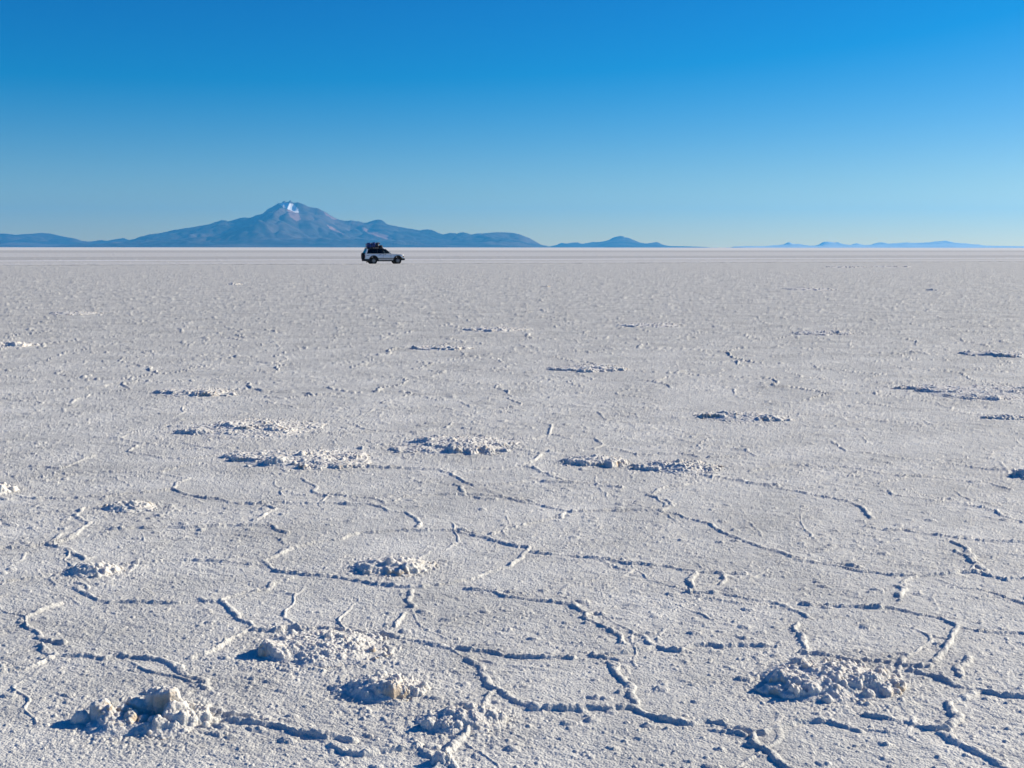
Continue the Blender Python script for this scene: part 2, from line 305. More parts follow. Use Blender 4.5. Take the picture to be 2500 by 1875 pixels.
def grain(X, Y, dx, rough=1.0):
    """the crust's own centimetre relief; octaves finer than the sampling fade out"""
    z = 0.004 * noise(X / 0.9, Y / 0.9, 3)
    rough = rough * (0.88 + 0.55 * noise(X / 1.6, Y / 1.6, 33) + 0.25 * noise(X / 0.45, Y / 0.45, 34))
    wx = X + 0.02 * noise(X / 0.11, Y / 0.11, 31); wy = Y + 0.02 * noise(X / 0.11, Y / 0.11, 32)
    for lam, amp, sd_ in ((0.17, .0023, 4), (0.075, .0026, 5), (0.036, .0021, 6), (0.017, .0013, 7), (0.009, .0007, 8)):
        f = sstep(0.9, 2.2, lam / dx)
        n = noise((wx * .94 - wy * .34) / (lam * 1.7), (wx * .34 + wy * .94) / (lam * .8), sd_)
        z = z + f * amp * rough * (1.1 * n - 0.5 * np.abs(n))
    # coarser texture takes over with distance
    z = z + sstep(0.006, 0.02, dx) * (1 - sstep(.03, .07, dx)) * 0.004 * noise(X / 0.16, Y / 0.2, 9) * rough
    # scattered clumps
    f1, f2, rid = worley((X * .94 - Y * .34) / 0.11, (X * .34 + Y * .94) / 0.075, 40)
    dens = 0.13 + 0.22 * noise(X / 1.3, Y / 1.3, 41)
    rr = 0.14 + 0.24 * (rid * 7.3 % 1)
    bl = np.clip(1 - (f1 / rr) ** 2, 0, 1) ** 0.5
    z = z + np.where(rid < dens, bl * rr * 0.030, 0)
    f1, f2, rid = worley(X / 0.032, Y / 0.032, 50)
    rr = 0.2 + 0.22 * (rid * 5.3 % 1)
    bl = np.clip(1 - (f1 / rr) ** 2, 0, 1) ** 0.5
    z = z + np.where(rid < 0.26 * rough, bl * rr * 0.014, 0) * sstep(0.5, 1.2, 0.02 / dx)
    return z
# density of loose grains near mounds
mound_info = []
near_m = np.zeros_like(X)
for (x0, x1, pf, dr, H, npl, lab) in MOUNDS:
    xa, yf = gpos(x0, pf); xb, _ = gpos(x1, pf)
    a = (xb - xa) / 2; b = a * dr; cx = (xa + xb) / 2 * (yf + b) / yf; cy = yf + b
    H = H * (1.12 if cy > 8.6 else (1.0 if pf > 1795 else 1.12))
    mound_info.append((cx, cy, a, b, H, npl, lab))
    if cy < 30:
        near_m = np.maximum(near_m, np.exp(-(((X - cx) / (a * 1.5)) ** 2 + ((Y - cy) / (b * 1.6)) ** 2)))
Z = grain(X, Y, np.maximum(dxv, 0.0015), 1.0)
Z += near_m * (0.012 * np.abs(noise(X / 0.05, Y / 0.05, 12)) + 0.010 * np.abs(noise(X / 0.021, Y / 0.021, 13)))

def stamp_ridges(X, Y, Z):
    wobx = X + 0.020 * noise(X / 0.14, Y / 0.14, 21) + 0.006 * noise(X / 0.04, Y / 0.04, 22)
    woby = Y + 0.020 * noise(X / 0.14, Y / 0.14, 23) + 0.006 * noise(X / 0.04, Y / 0.04, 24)
    hmod = 0.92 + 0.30 * noise(X / 0.33, Y / 0.33, 25) + 0.42 * noise(X / 0.055, Y / 0.055, 26) + 0.25 * noise(X / 0.024, Y / 0.024, 28)
    wmod = 1.0 + 0.45 * noise(X / 0.11, Y / 0.11, 27)
    best = np.zeros_like(X)
    for (ox, oy, sc), lines in RIDGES:
        for wgt, pts in lines:
            P = [tuple(float(v) for v in p.split(',')) for p in pts.split()]
            G = [gpos(ox + p[0] / sc, oy + p[1] / sc) for p in P]
            W = 0.0105 + 0.0080 * wgt; Hh = 0.0082 + 0.0044 * wgt
            for (x0, y0), (x1, y1) in zip(G[:-1], G[1:]):
                m = 0.12
                sl_ = (y1 - y0) / (abs(x1 - x0) + 1e-6) * (1 if x1 > x0 else -1); Ho = Hh * (1.35 if abs(sl_) < .5 else (.85 if sl_ < 0 else 1.1))
                r0 = np.searchsorted(ys, min(y0, y1) - m - 0.3); r1 = np.searchsorted(ys, max(y0, y1) + m + 0.3)
                kk = [(x + e) / y for x, y in ((x0, y0), (x1, y1)) for e in (-m, m)]
                c0 = np.searchsorted(ks, min(kk)); c1 = np.searchsorted(ks, max(kk))
                if r1 <= r0 or c1 <= c0: continue
                s = (slice(r0, r1), slice(c0, c1))
                qx = wobx[s] - x0; qy = woby[s] - y0; ex = x1 - x0; ey = y1 - y0; L2 = ex * ex + ey * ey + 1e-9
                t = np.clip((qx * ex + qy * ey) / L2, 0, 1)
                an = np.minimum(1.0, 0.017 / dyv[s])
                d = np.hypot(qx - t * ex, (qy - t * ey) * an)
                ww = W * wmod[s]
                pr = np.clip(1 - (d / ww) ** 2, 0, 1) ** 0.65
                best[s] = np.maximum(best[s], pr * Ho * np.clip(hmod[s], 0.35, 1.4))
    return best
Z += stamp_ridges(X, Y, Z)
# the same polygon network goes on where it is too far off to trace, and beside the frame
wx = X + 0.35 * noise(X / 0.9, Y / 0.9, 61) + 0.05 * noise(X / 0.2, Y / 0.2, 62)
wy = Y + 0.35 * noise(X / 0.9, Y / 0.9, 63) + 0.05 * noise(X / 0.2, Y / 0.2, 64)
f1, f2, rid = worley(wx / 1.35, wy / 1.35, 60, 0.85)
edge = (f2 - f1) * 1.35 * 0.6
far_w = np.maximum(sstep(12.0, 17.0, Y), np.maximum(sstep(0.44, 0.50, np.abs(X / Y)), 1 - sstep(3.9, 4.15, Y)))
ww = np.maximum(0.024, 0.22 * dyv)
br = np.clip(0.70 + 1.0 * noise(X / 1.7, Y / 1.7, 65) + 0.5 * noise(X / 0.12, Y / 0.12, 66), 0, 1.3)
Z += far_w * 0.020 * br * np.clip(1 - (edge / ww) ** 2, 0, 1) ** 0.6 * (1 - sstep(90, 250, Y) * .7)
# hairline rims of smaller cells inside the big ones
g1, g2, gid = worley((wx + .1) / 0.62, (wy + .3) / 0.62, 160, 0.85)
hb = np.clip(0.30 + 1.1 * noise(X / 0.8, Y / 0.8, 165) + 0.5 * noise(X / 0.07, Y / 0.07, 166), 0, 1.1)
Z += (1 - sstep(10, 20, Y)) * 0.0075 * hb * np.clip(1 - ((g2 - g1) * 0.62 * 0.6 / np.maximum(0.012, .2 * dyv)) ** 2, 0, 1) ** 0.7
# sparse raised flakes out in the distance
f1, f2, rid = worley(X / 3.2, Y / 7.0, 70)
fl = (rid < 0.10) * np.clip(1 - (f1 / 0.16) ** 2, 0, 1) ** 0.5
Z += sstep(25, 40, Y) * (1 - sstep(300, 600, Y)) * 0.04 * fl
for cell, y0, y1, y2, y3, hh, pr_, sd_ in ((0.22, 9, 14, 40, 70, .010, .30, 71), (0.55, 28, 45, 130, 220, .020, .30, 75), (1.5, 90, 140, 350, 600, .035, .25, 79)):
    f1, f2, rid = worley(X / cell, Y / cell, sd_)
    rr = 0.14 + 0.22 * (rid * 9.1 % 1)
    Z += sstep(y0, y1, Y) * (1 - sstep(y2, y3, Y)) * hh * np.where(rid < pr_ + .2 * noise(X / (cell * 20), Y / (cell * 20), sd_ + 3), np.clip(1 - (f1 / rr) ** 2, 0, 1) ** 0.5 * rr / .3, 0)
Z *= 1 - sstep(350, 900, Y)
BIG = 53500.0
ev = [(-BIG, -BIG, -0.04), (BIG, -BIG, -0.04), (BIG, BIG, -0.04), (-BIG, BIG, -0.04)]
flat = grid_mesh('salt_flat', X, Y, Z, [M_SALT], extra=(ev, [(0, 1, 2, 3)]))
tag(flat, 'white salt crust ground with raised polygon ridges', kind='structure')

# ------------------------------------------------------------------ broken salt mounds
def ground_h(X, Y, dx): return grain(X, Y, dx)
rs = np.random.RandomState(11)
for i, (cx, cy, a, b, H, npl, lab) in enumerate(mound_info):
    px = cy / 1188.0
    sx = max(px * 0.75, 0.0026)
    ext = 1.45
    nx = int(min(420, max(30, 2 * a * ext / sx))); ny = int(min(300, max(24, 2 * b * ext / max(sx, 0.0035))))
    gx = np.linspace(-a * ext, a * ext, nx); gy = np.linspace(-b * ext, b * ext, ny)
    GX, GY = np.meshgrid(gx, gy)
    WX = GX + cx; WY = GY + cy
    u = GX / a; v = GY / b
    ux = u + 0.16 * noise(WX / (a * .55), WY / (a * .55), 80 + i) + 0.07 * noise(WX / (a * .2), WY / (a * .2), 180 + i)
    vx = v + 0.16 * noise(WX / (a * .55), WY / (a * .55), 280 + i) + 0.07 * noise(WX / (a * .2), WY / (a * .2), 380 + i)
    r = np.hypot(ux, vx)
    skirt = np.clip(1 - r / 1.15, 0, 1)
    z = H * 0.50 * sstep(0, 1, skirt * 1.2)
    # tilted plates of crust: high on the near left side, running out to the far right
    for p in range(npl):
        if npl == 1: pcx = pcy = 0.0; pr = 0.72
        else:
            t = (p + 0.5) / npl; pcx = -0.72 + 1.44 * t + rs.uniform(-.1, .1); pcy = rs.uniform(-.45, .38); pr = rs.uniform(.30, .50) + 0.25 / npl
        pr += .24 if cy > 18 else (.12 if cy > 8.6 else 0)
        ph = H * rs.uniform(.5, 1.0) * (1.05 - 0.35 * abs(pcx))
        dx_, dy_ = (ux - pcx), (vx - pcy)
        rr = np.hypot(dx_, dy_) / pr
        ang = rs.uniform(-.5, .5)
        tx, ty = math.cos(R(235) + ang), math.sin(R(235) + ang)
        tilt = ph * (0.9 + .55 * noise(WX / .22, WY / .22, 520 + i + p)) * (0.58 + 0.42 * (dx_ * tx + dy_ * ty) / pr)
        cr = 0.20 * noise(WX / max(.06, a * .22), WY / max(.06, a * .22), 480 + p) + 0.10 * noise(WX / 0.025, WY / 0.025, 490 + p)
        if cy < 8.6:
            z = np.maximum(z, tilt * np.clip(1 - np.clip(rr + cr, 0, 2) ** 2.6, 0, 1) ** 0.55); continue
        edge = 0.42 * (1 - sstep(0.74, 0.95, rr + cr)) + 0.58 * (1 - sstep(0.30, 1.15, rr + cr * 1.5))
        z = np.maximum(z, tilt * edge)
    if i == 0:
        z = H * 0.32 * sstep(0, 1, skirt * 1.3)
        for (qx, qy, ra, rb, hh) in ((-.62, .02, .24, .34, .080), (-.42, -.18, .22, .3, .055), (-.12, .42, .34, .28, .085), (.12, .40, .22, .3, .118), (.36, .25, .24, .3, .10), (.52, -.12, .34, .34, .082), (.30, -.42, .30, .22, .062), (-.15, -.45, .4, .22, .040), (.78, .05, .2, .3, .045)):
            cr = 0.25 * noise(WX / 0.07, WY / 0.07, 470) + 0.12 * noise(WX / 0.03, WY / 0.03, 471)
            rr = np.hypot((ux - qx) / ra, (vx - qy) / rb) + cr
            tl = 1 + .25 * ((-(ux - qx) / ra) * .6 - (vx - qy) / rb * .6)
            z = np.maximum(z, .78 * hh * tl * np.clip(1 - np.clip(rr, 0, 2) ** 2.4, 0, 1) ** 0.6)
    # lumps
    nl = int(np.clip(200 * (a / 0.3) ** 1.2, 90, 400)) if cy < 8.6 else (330 if i in (9, 10, 11, 13) else 130 if cy < 30 else 50)
    s_x = gx[1] - gx[0]; s_y = gy[1] - gy[0]
    zz = z.copy()
    for q in range(nl):
        th = rs.uniform(0, 6.283); rad = rs.uniform(0, 1) ** 0.55 * 1.12
        qx = math.cos(th) * rad * a; qy = math.sin(th) * rad * b
        rr0 = H * rs.choice([.10, .15, .22, .34], p=[.52, .32, .12, .04]) * rs.uniform(.7, 1.2) * (1.1 - .45 * rad)
        rr0 = max(rr0, 1.6 * s_x)
        ix = int((qx - gx[0]) / s_x); iy = int((qy - gy[0]) / s_y)
        if not (0 <= ix < nx and 0 <= iy < ny): continue
        base = z[iy, ix]
        if rs.uniform() > .35 + .65 * sstep(-.5, .5, np.array(qx / a)): continue
        wx_ = int(rr0 / s_x) + 1; wy_ = int(rr0 * 1.0 / s_y) + 1
        s = (slice(max(0, iy - wy_), iy + wy_ + 1), slice(max(0, ix - wx_), ix + wx_ + 1))
        d2 = (GX[s] - qx) ** 2 + (GY[s] - qy) ** 2
        top = base - 0.25 * rr0 + np.sqrt(np.clip(rr0 ** 2 - d2, 0, None)) * rs.uniform(.75, 1.15)
        zz[s] = np.where(d2 < rr0 ** 2, np.maximum(zz[s], top), zz[s])
    if i == 0:       # the crater and its loose boulders
        hole = np.exp(-(((GX - 0.01) / 0.075) ** 2 + ((GY + 0.01) / 0.055) ** 2)); zz -= 0.05 * hole
        for bx, by, br_ in ((-.055, -.03, .040), (-.005, -.015, .036), (.045, -.05, .026), (-.20, .03, .045), (.07, .06, .055), (.01, .09, .05), (-.27, -.01, .04), (.13, .0, .045), (.20, .05, .03)):
            an_ = rs.uniform(0, 3.14); ca, sa = math.cos(an_), math.sin(an_)
            lx = (GX - bx) * ca + (GY - by) * sa; ly = -(GX - bx) * sa + (GY - by) * ca
            nn = 0.16 * noise(WX / 0.028, WY / 0.028, 600)
            q_ = np.clip(1 - (np.abs(lx) / br_) ** 2.6 - (np.abs(ly) / (br_ * .75)) ** 2.6 + nn, 0, 1) ** 0.45
            bz = zz[np.searchsorted(gy, by), np.searchsorted(gx, bx)]
            zz = np.where(q_ > 0, np.maximum(zz, bz * .7 + q_ * br_ * .95), zz)
    m = np.clip(zz / (H * 0.25), 0, 1)
    pm = sstep(-.4 if i in (9, 10, 11, 13) else -.05, .5, noise(WX / .09, WY / .09, 900 + i) + .35 * ux)
    for lam, amp in ((0.026, .0055), (0.013, .0045)):
        if lam > 2.0 * s_x:
            g1, g2, gr = worley((WX + .006 * noise(WX / .03, WY / .03, 5)) / lam, WY / lam, 810 + i)
            zz = zz + m * (.25 + .75 * pm) * amp * (1.15 if cy < 7 else (.8 if cy < 8.6 else {9: 1.3, 10: 1.1, 11: .9, 13: 1.3, 15: .9}.get(i, .45))) * np.clip(1 - (g1 / (.38 + .25 * gr)) ** 2, 0, 1) ** .5 * (gr > .25)
    for lam, amp in ((0.060, .0070), (0.022, .0036), (0.011, .0020)):
        if lam > 1.8 * s_x: zz = zz + m * amp * (1.6 * np.abs(noise(WX / lam, WY / lam, 700 + int(lam * 1000))) - .25)
    fade = np.clip(1 - np.maximum(np.abs(GX) / (a * ext), np.abs(GY) / (b * ext)), 0, 1)
    zz = zz * sstep(0, .12, fade)
    if cy < 30:
        gz = grain(WX, WY, np.maximum(WY / 1750., .0015))
    else: gz = 0.004
    WZ = np.where(zz > 0.004, gz * .6 + zz, -0.012)
    o = grid_mesh('salt_mound', WX - cx, WY - cy, WZ, [M_MOUND])
    o.location = (cx, cy, 0)
    tag(o, lab, 'salt mound', 'broken salt mounds scattered over the flat')

# ------------------------------------------------------------------ tyre track: a low berm of salt thrown up by wheels
def track(name, off, h, x0, x1, seed):
    n = 1400
    xs = np.linspace(x0, x1, n)
    prof_o = np.array([-0.22, -0.14, -0.10, 0.0, 0.12, 0.30]); prof_h = np.array([-0.3, 0.25, 0.8, 1.0, 0.55, -0.3])
    XX = xs[:, None] * np.ones((1, 6)); hm = 0.75 + 0.5 * noise(xs / 1.1, xs * 0, seed) + 0.25 * noise(xs / 7.0, xs * 0, seed + 1)
    YY = TRK_0 + TRK_S * XX + off + prof_o[None, :] * 1.3 + 0.25 * noise(xs / 9.0, xs * 0, seed + 2)[:, None]
    ZZ = prof_h[None, :] * h * np.clip(hm, .35, 1.3)[:, None]
    o = grid_mesh(name, XX[:, ::-1], YY[:, ::-1], ZZ[:, ::-1], [M_SALT])
    return tag(o, 'thin tyre track berm pressed into the salt, passing under the car', kind='structure')
track('tyre_track', -0.80, 0.09, -140, 190, 5)
track('tyre_track', 0.80, 0.07, -140, 190, 25)
track('tyre_track', 36.0, 0.032, -160, 220, 45)

# ------------------------------------------------------------------ mountains
def far_pt(px, py, D):
    dx = px - 1250.0; dz = 937.5 - py
    ry = F * CP + dz * SP; rz = -F * SP + dz * CP
    return dx * D / ry, CAM_H + rz * D / ry
def Zp(ox, oy, sc, s): return [(ox + float(a.split(',')[0]) / sc, oy + float(a.split(',')[1]) / sc) for a in s.split()]
def rock_material(name, dark, light, snow=None):
    m, t, b = mat(name); N = t.nodes; L = t.links
    tc = N.new('ShaderNodeTexCoord')
    mp = N.new('ShaderNodeMapping'); mp.inputs['Scale'].default_value = (1, 1, 2.2); L.new(tc.outputs['Object'], mp.inputs[0])
    n = N.new('ShaderNodeTexNoise'); n.inputs['Scale'].default_value = 0.00045; n.inputs['Detail'].default_value = 7; n.inputs['Roughness'].default_value = 0.62
    n.inputs['Distortion'].default_value = 0.8
    L.new(mp.outputs[0], n.inputs['Vector'])
    r = N.new('ShaderNodeValToRGB'); r.color_ramp.elements[0].position = 0.42; r.color_ramp.elements[1].position = 0.60
    r.color_ramp.elements[0].color = dark + (1,); r.color_ramp.elements[1].color = light + (1,)
    L.new(n.outputs['Fac'], r.inputs[0]); col = r.outputs[0]
    for an, c in (('scree', (0.42, 0.24, 0.20, 1)), ('snow', (0.85, 0.85, 0.86, 1))):
        a = N.new('ShaderNodeAttribute'); a.attribute_name = an
        mx = N.new('ShaderNodeMix'); mx.data_type = 'RGBA'; mx.inputs[7].default_value = c
        L.new(a.outputs['Fac'], mx.inputs[0]); L.new(col, mx.inputs[6]); col = mx.outputs[2]
    L.new(col, b.inputs['Base Color']); b.inputs['Roughness'].default_value = 0.95; b.inputs['Specular IOR Level'].default_value = 0.1
    return m
M_PALE = rock_material('haze_paled_rock', (0.62, 0.58, 0.52), (0.76, 0.72, 0.66))  # extra haze over the far right hills, put into a paler rock colour
M_ROCK = rock_material('volcanic_rock', (0.035, 0.038, 0.038), (0.14, 0.105, 0.085))
def mountains(name, sil, D, nx, front, back, label, relief=1.0, seed=0, volcano=False, rock=None):
    sil = sorted(sil); px = np.array([p[0] for p in sil]); py = np.array([p[1] for p in sil])
    pts = [far_pt(a, b, D) for a, b in sil]
    sx_ = np.array([p[0] for p in pts]); sz_ = np.array([max(p[1], 0) for p in pts])
    xs = np.linspace(sx_[0], sx_[-1], nx)
    Hc = np.interp(xs, sx_, sz_)
    Hc = Hc + np.minimum(Hc * .012, 9) * noise(xs / 130.0, xs * 0, seed + 1)
    vs = np.concatenate([-np.linspace(1, 0, 110) ** 1.15 * front, np.linspace(0.02, 1, 30) * back])
    GX, V = np.meshgrid(xs, vs)
    wob = 0.22 * noise(GX / 2600, V / 2600, seed + 3)
    Hx = np.interp(GX + V * 0.0, xs, Hc)
    sm = np.convolve(np.pad(Hc, 40, 'edge'), np.ones(81) / 81, 'valid')
    Hs = np.interp(GX, xs, sm)
    # front slopes: the crest line hands over to a smooth apron; spurs and gullies run towards the viewer
    wL = np.where(V < 0, front, back)
    # the higher the crest, the further its foot reaches
    reach = np.clip(0.30 + 0.70 * Hs / sm.max(), 0.2, 1) * wL * (1 + wob)
    t = np.clip(np.abs(V) / reach, 0, 1.0)
    prof = (1 - t) ** 1.55
    bl = np.exp(-(t / 0.10) ** 2)
    Zm = prof * (Hx * bl + Hs * (1 - bl))
    rid = np.abs(noise(GX / 1500 + 0.6 * noise(GX / 3000, V / 3000, seed + 7), V / 3800, seed + 5))
    rid2 = np.abs(noise(GX / 520 + 0.5 * noise(GX / 900, V / 900, seed + 8), V / 1300, seed + 6))
    amp = np.sin(np.clip(t, 0, 1) * math.pi) ** 0.7
    Zm = Zm * (1 - relief * amp * (0.75 * (0.45 - rid) * 0.9 + 0.30 * (0.4 - rid2)))
    if volcano:
        for (mx_, mv, mr, mh) in ((-7100, -4200, 1500, 260), (-5200, -5600, 1400, 200), (-10500, -4200, 1500, 150), (-8700, -6200, 1300, 150), (-3000, -5200, 1500, 170), (-12500, -3500, 1600, 110), (-600, -3500, 1500, 120)):
            d = np.hypot((GX - mx_) * .75, V - mv) / mr * (1 + .25 * noise(GX / 900, V / 900, 91))
            Zm += mh * np.clip(1 - d, 0, 1) ** 1.2 * (1 + 0.35 * noise(GX / 300, V / 300, 92))
    Zm += relief * np.minimum(Zm, 300) * 0.10 * noise(GX / 260, V / 260, seed + 9) * (1 - np.exp(-(t / .05) ** 2))
    # nothing in front of the crest stands above it
    lim = Hx * (D + V) / D
    Zm = np.where(V < 0, np.minimum(Zm, lim * (1 - 0.10 * np.clip(t * 6, 0, 1))), np.minimum(Zm, Hx * 0.96))
    Zm = np.maximum(Zm, 0) + np.where(t >= 1, -25, 0) * 1.0
    Zm = np.where(np.abs(V) < 1, Hx, Zm)
    attrs = {}
    vy = D + V; dep = vy * CP - (Zm - CAM_H) * SP; ppx = 1250 + F * GX / dep; ppy = 937.5 - F * (vy * SP + (Zm - CAM_H) * CP) / dep
    nz = noise(GX / 120, V / 300 + Zm / 60, 95)
    if volcano:
        def inpoly(poly):
            c = np.zeros(GX.shape, bool); j = len(poly) - 1
            jx = ppx + nz * 1.6; jy = ppy + nz * 0.8
            for i in range(len(poly)):
                xi, yi = poly[i]; xj, yj = poly[j]
                cond = ((yi > jy) != (yj > jy)) & (jx < (xj - xi) * (jy - yi) / (yj - yi + 1e-9) + xi); c ^= cond; j = i
            return c.astype(float)
        front_m = (V < 0)
        attrs['snow'] = inpoly(Zp(600, 460, 5.53, '440,192 500,198 560,200 640,212 672,240 702,276 718,326 668,330 622,308 552,276 492,246')) * front_m
        attrs['scree'] = 0.8 * np.maximum.reduce([inpoly(Zp(600, 460, 5.53, q)) for q in ('550,280 620,300 700,330 745,420 690,450 590,370', '1050,315 1120,350 1230,420 1180,420 1080,360', '1090,490 1180,530 1330,620 1260,600 1140,550', '1500,490 1700,570 2000,670 1900,690 1650,610', '445,205 480,210 520,240 470,240')]) * front_m
    o = grid_mesh(name, GX, V + D, Zm, [rock or M_ROCK], attrs=attrs)
    return tag(o, label, kind='structure')
S_LEFT = [(-420, 590)] + Zp(-400, 460, 2.633, '200,330 500,318 800,300') + Zp(0, 460, 2.633, '0,292 45,293 100,300 130,297 200,293 240,290 270,287 330,293 400,310 480,323 540,342 580,343 650,333 690,338 740,328 795,320 820,330 900,345 1000,380')
S_VOLC = Zp(0, 460, 2.633, '560,378 680,365 760,350 830,333 900,318 960,297 1030,288 1120,268 1180,258 1250,248 1340,232 1400,213 1415,207 1430,204 1450,207 1465,213 1490,208 1510,200 1545,191 1570,187 1600,189') + \
  Zp(600, 460, 5.53, '60,397 90,388 120,370 165,357 210,350 235,335 260,315 285,290 330,262 365,245 400,225 425,208 445,200 470,199 490,195 500,177 515,174 530,175 550,185 578,178 592,165 602,158 612,168 622,188 650,195 680,192 710,190 735,196 760,208 800,226 830,240 870,255 910,260 950,266 980,272 1015,288 1050,310 1080,325 1110,340 1140,362 1180,385 1220,408 1270,425 1310,434 1350,438 1385,437 1420,432 1450,434 1490,445 1520,442 1560,455 1600,465 1640,462 1690,445 1730,430 1770,422 1800,420 1840,430 1870,452 1910,485 1960,497 2000,505') + \
  Zp(800, 460, 2.458, '430,231 500,243 555,252 575,247 600,246 620,249 640,255 665,268 690,276 710,273 730,267 750,268 780,270 800,265 815,263 835,268 860,277 880,273 900,270 930,270 960,267 1000,264 1030,263 1070,264 1110,267 1150,275 1180,286 1210,298 1245,317 1280,337 1320,346')
S_CONE = Zp(800, 460, 2.458, '1310,351 1340,346 1370,340 1390,332 1405,326 1420,329 1440,330 1470,325 1495,323 1515,329 1530,332 1560,327 1590,321 1615,322 1640,320 1665,315 1690,308 1705,299 1720,292 1740,288 1760,284 1775,288 1780,293 1800,295 1820,302 1845,313 1870,323 1900,329 1920,329 1950,325 1975,321 1990,326 2000,333 2030,344 2060,346 2100,346 2200,348 2260,351')
S_RIGHT = Zp(1650, 500, 2.602, '-80,268 0,263 80,263 120,264 180,264 240,267') 
S_RIGHT2 = Zp(1650, 500, 2.602, '370,265 450,261 560,262 600,258 660,254 685,250 700,243 718,236 730,240 740,245 760,248 780,247 800,250 820,257 860,259 900,257 915,248 930,238 945,234 960,232 985,235 1010,238 1030,236 1045,243 1060,250 1090,252 1110,255 1130,247 1150,243 1175,249 1200,256 1240,252 1260,245 1280,240 1310,237 1330,240 1350,246 1380,243 1400,243 1435,240 1470,237 1490,240 1520,240 1570,239 1620,236 1650,231 1680,229 1715,226 1735,230 1760,238 1800,241 1850,244 1885,249 1920,250 1960,257 2030,259 2100,260 2212,262 2400,265')
mountains('hills', S_LEFT, 43000, 420, 9000, 5000, 'low blue hills at the far left of the horizon', 1.0, 10)
mountains('volcano', S_VOLC, 38000, 1500, 9500, 6000, 'tall hazy blue volcano with a snow patch under its jagged summit', 1.0, 20, True)
mountains('hills', S_CONE, 43500, 420, 5000, 4000, 'small blue conical hill right of the volcano', 0.8, 30)
mountains('hills', S_RIGHT2, 50500, 700, 5000, 2500, 'pale row of distant hills on the right horizon', 0.5, 40, rock=M_PALE)

# ------------------------------------------------------------------ haze
HZ = 54000.0
def haze(dens, col, aniso):
    me = bpy.data.meshes.new('haze'); bm = bmesh.new()
    bmesh.ops.create_cube(bm, size=1.0)
    for v in bm.verts:
        v.co.x *= 2 * HZ; v.co.y = HZ * (1 if v.co.y > 0 else -1); v.co.z = 1750.0 if v.co.z > 0 else -30.0
    bm.to_mesh(me); bm.free()
    o = bpy.data.objects.new('haze', me); C.objects.link(o)
    m = bpy.data.materials.new('haze_air'); m.use_nodes = True; t = m.node_tree; t.nodes.clear()
    out = t.nodes.new('ShaderNodeOutputMaterial'); pv = t.nodes.new('ShaderNodeVolumePrincipled')
    pv.inputs['Color'].default_value = col; pv.inputs['Density'].default_value = dens; pv.inputs['Anisotropy'].default_value = aniso
    t.links.new(pv.outputs[0], out.inputs['Volume']); me.materials.append(m)
    return tag(o, 'thin blue air between the viewer and the mountains', kind='stuff')
haze(1.9e-5, (0.08, 0.48, 0.96, 1), 0.3)

# ------------------------------------------------------------------ the car
M_WHITE = simple('silver_white_paint', (0.86, 0.88, 0.87), 0.3, 0.1, 0.6, 0, 6, 0.02)
M_LOWER = simple('lower_beige_paint', (0.50, 0.47, 0.42), 0.35, 0.2, 0.4, 0, 6, 0.05)
M_BLACK = simple('black_plastic', (0.018, 0.018, 0.02), 0.6, 0, 0, 0.001, 40)
M_RUBBER = simple('tyre_rubber', (0.016, 0.016, 0.017), 0.85, 0, 0, 0.002, 60)
M_ALLOY = simple('alloy', (0.30, 0.30, 0.31), 0.4, 0.7)
M_CHROME = simple('chrome', (0.75, 0.75, 0.77), 0.12, 1.0)
M_SEAT = simple('dark_cloth', (0.05, 0.05, 0.055), 0.9)
M_RED = simple('red_lens', (0.30, 0.02, 0.015), 0.2, 0, 0.5)
M_AMBER = simple('amber_lens', (0.7, 0.28, 0.03), 0.2, 0, 0.5)
M_LAMP = simple('lamp_lens', (0.80, 0.80, 0.78), 0.1, 0.3, 1.0)
M_SEAM = simple('door_seam', (0.10, 0.105, 0.11), 0.7)
M_BLUE = simple('blue_tarp', (0.008, 0.035, 0.20), 0.32, 0, 0.3, 0.01, 9, 0.25)
M_NAVY = simple('navy_nylon', (0.008, 0.013, 0.040), 0.55, 0, 0, 0.01, 14, 0.2)
M_BAG = simple('black_nylon', (0.015, 0.016, 0.020), 0.6, 0, 0, 0.01, 14, 0.2)
M_GREYB = simple('grey_canvas', (0.20, 0.19, 0.18), 0.8, 0, 0, 0.01, 14, 0.2)
def glass(name, tint, amt):
    m = bpy.data.materials.new(name); m.use_nodes = True; t = m.node_tree; t.nodes.clear()
    o = t.nodes.new('ShaderNodeOutputMaterial'); mx = t.nodes.new('ShaderNodeMixShader'); tr = t.nodes.new('ShaderNodeBsdfTransparent'); gl = t.nodes.new('ShaderNodeBsdfGlossy')
    lw = t.nodes.new('ShaderNodeFresnel'); lw.inputs[0].default_value = 1.5
    tr.inputs[0].default_value = tint; gl.inputs['Roughness'].default_value = 0.03
    t.links.new(lw.outputs[0], mx.inputs[0]); t.links.new(tr.outputs[0], mx.inputs[1]); t.links.new(gl.outputs[0], mx.inputs[2]); t.links.new(mx.outputs[0], o.inputs[0])
    return m
M_GLASS = glass('tinted_glass', (0.05, 0.06, 0.065, 1), 1); M_CLEAR = glass('clear_glass', (0.5, 0.56, 0.56, 1), 1)

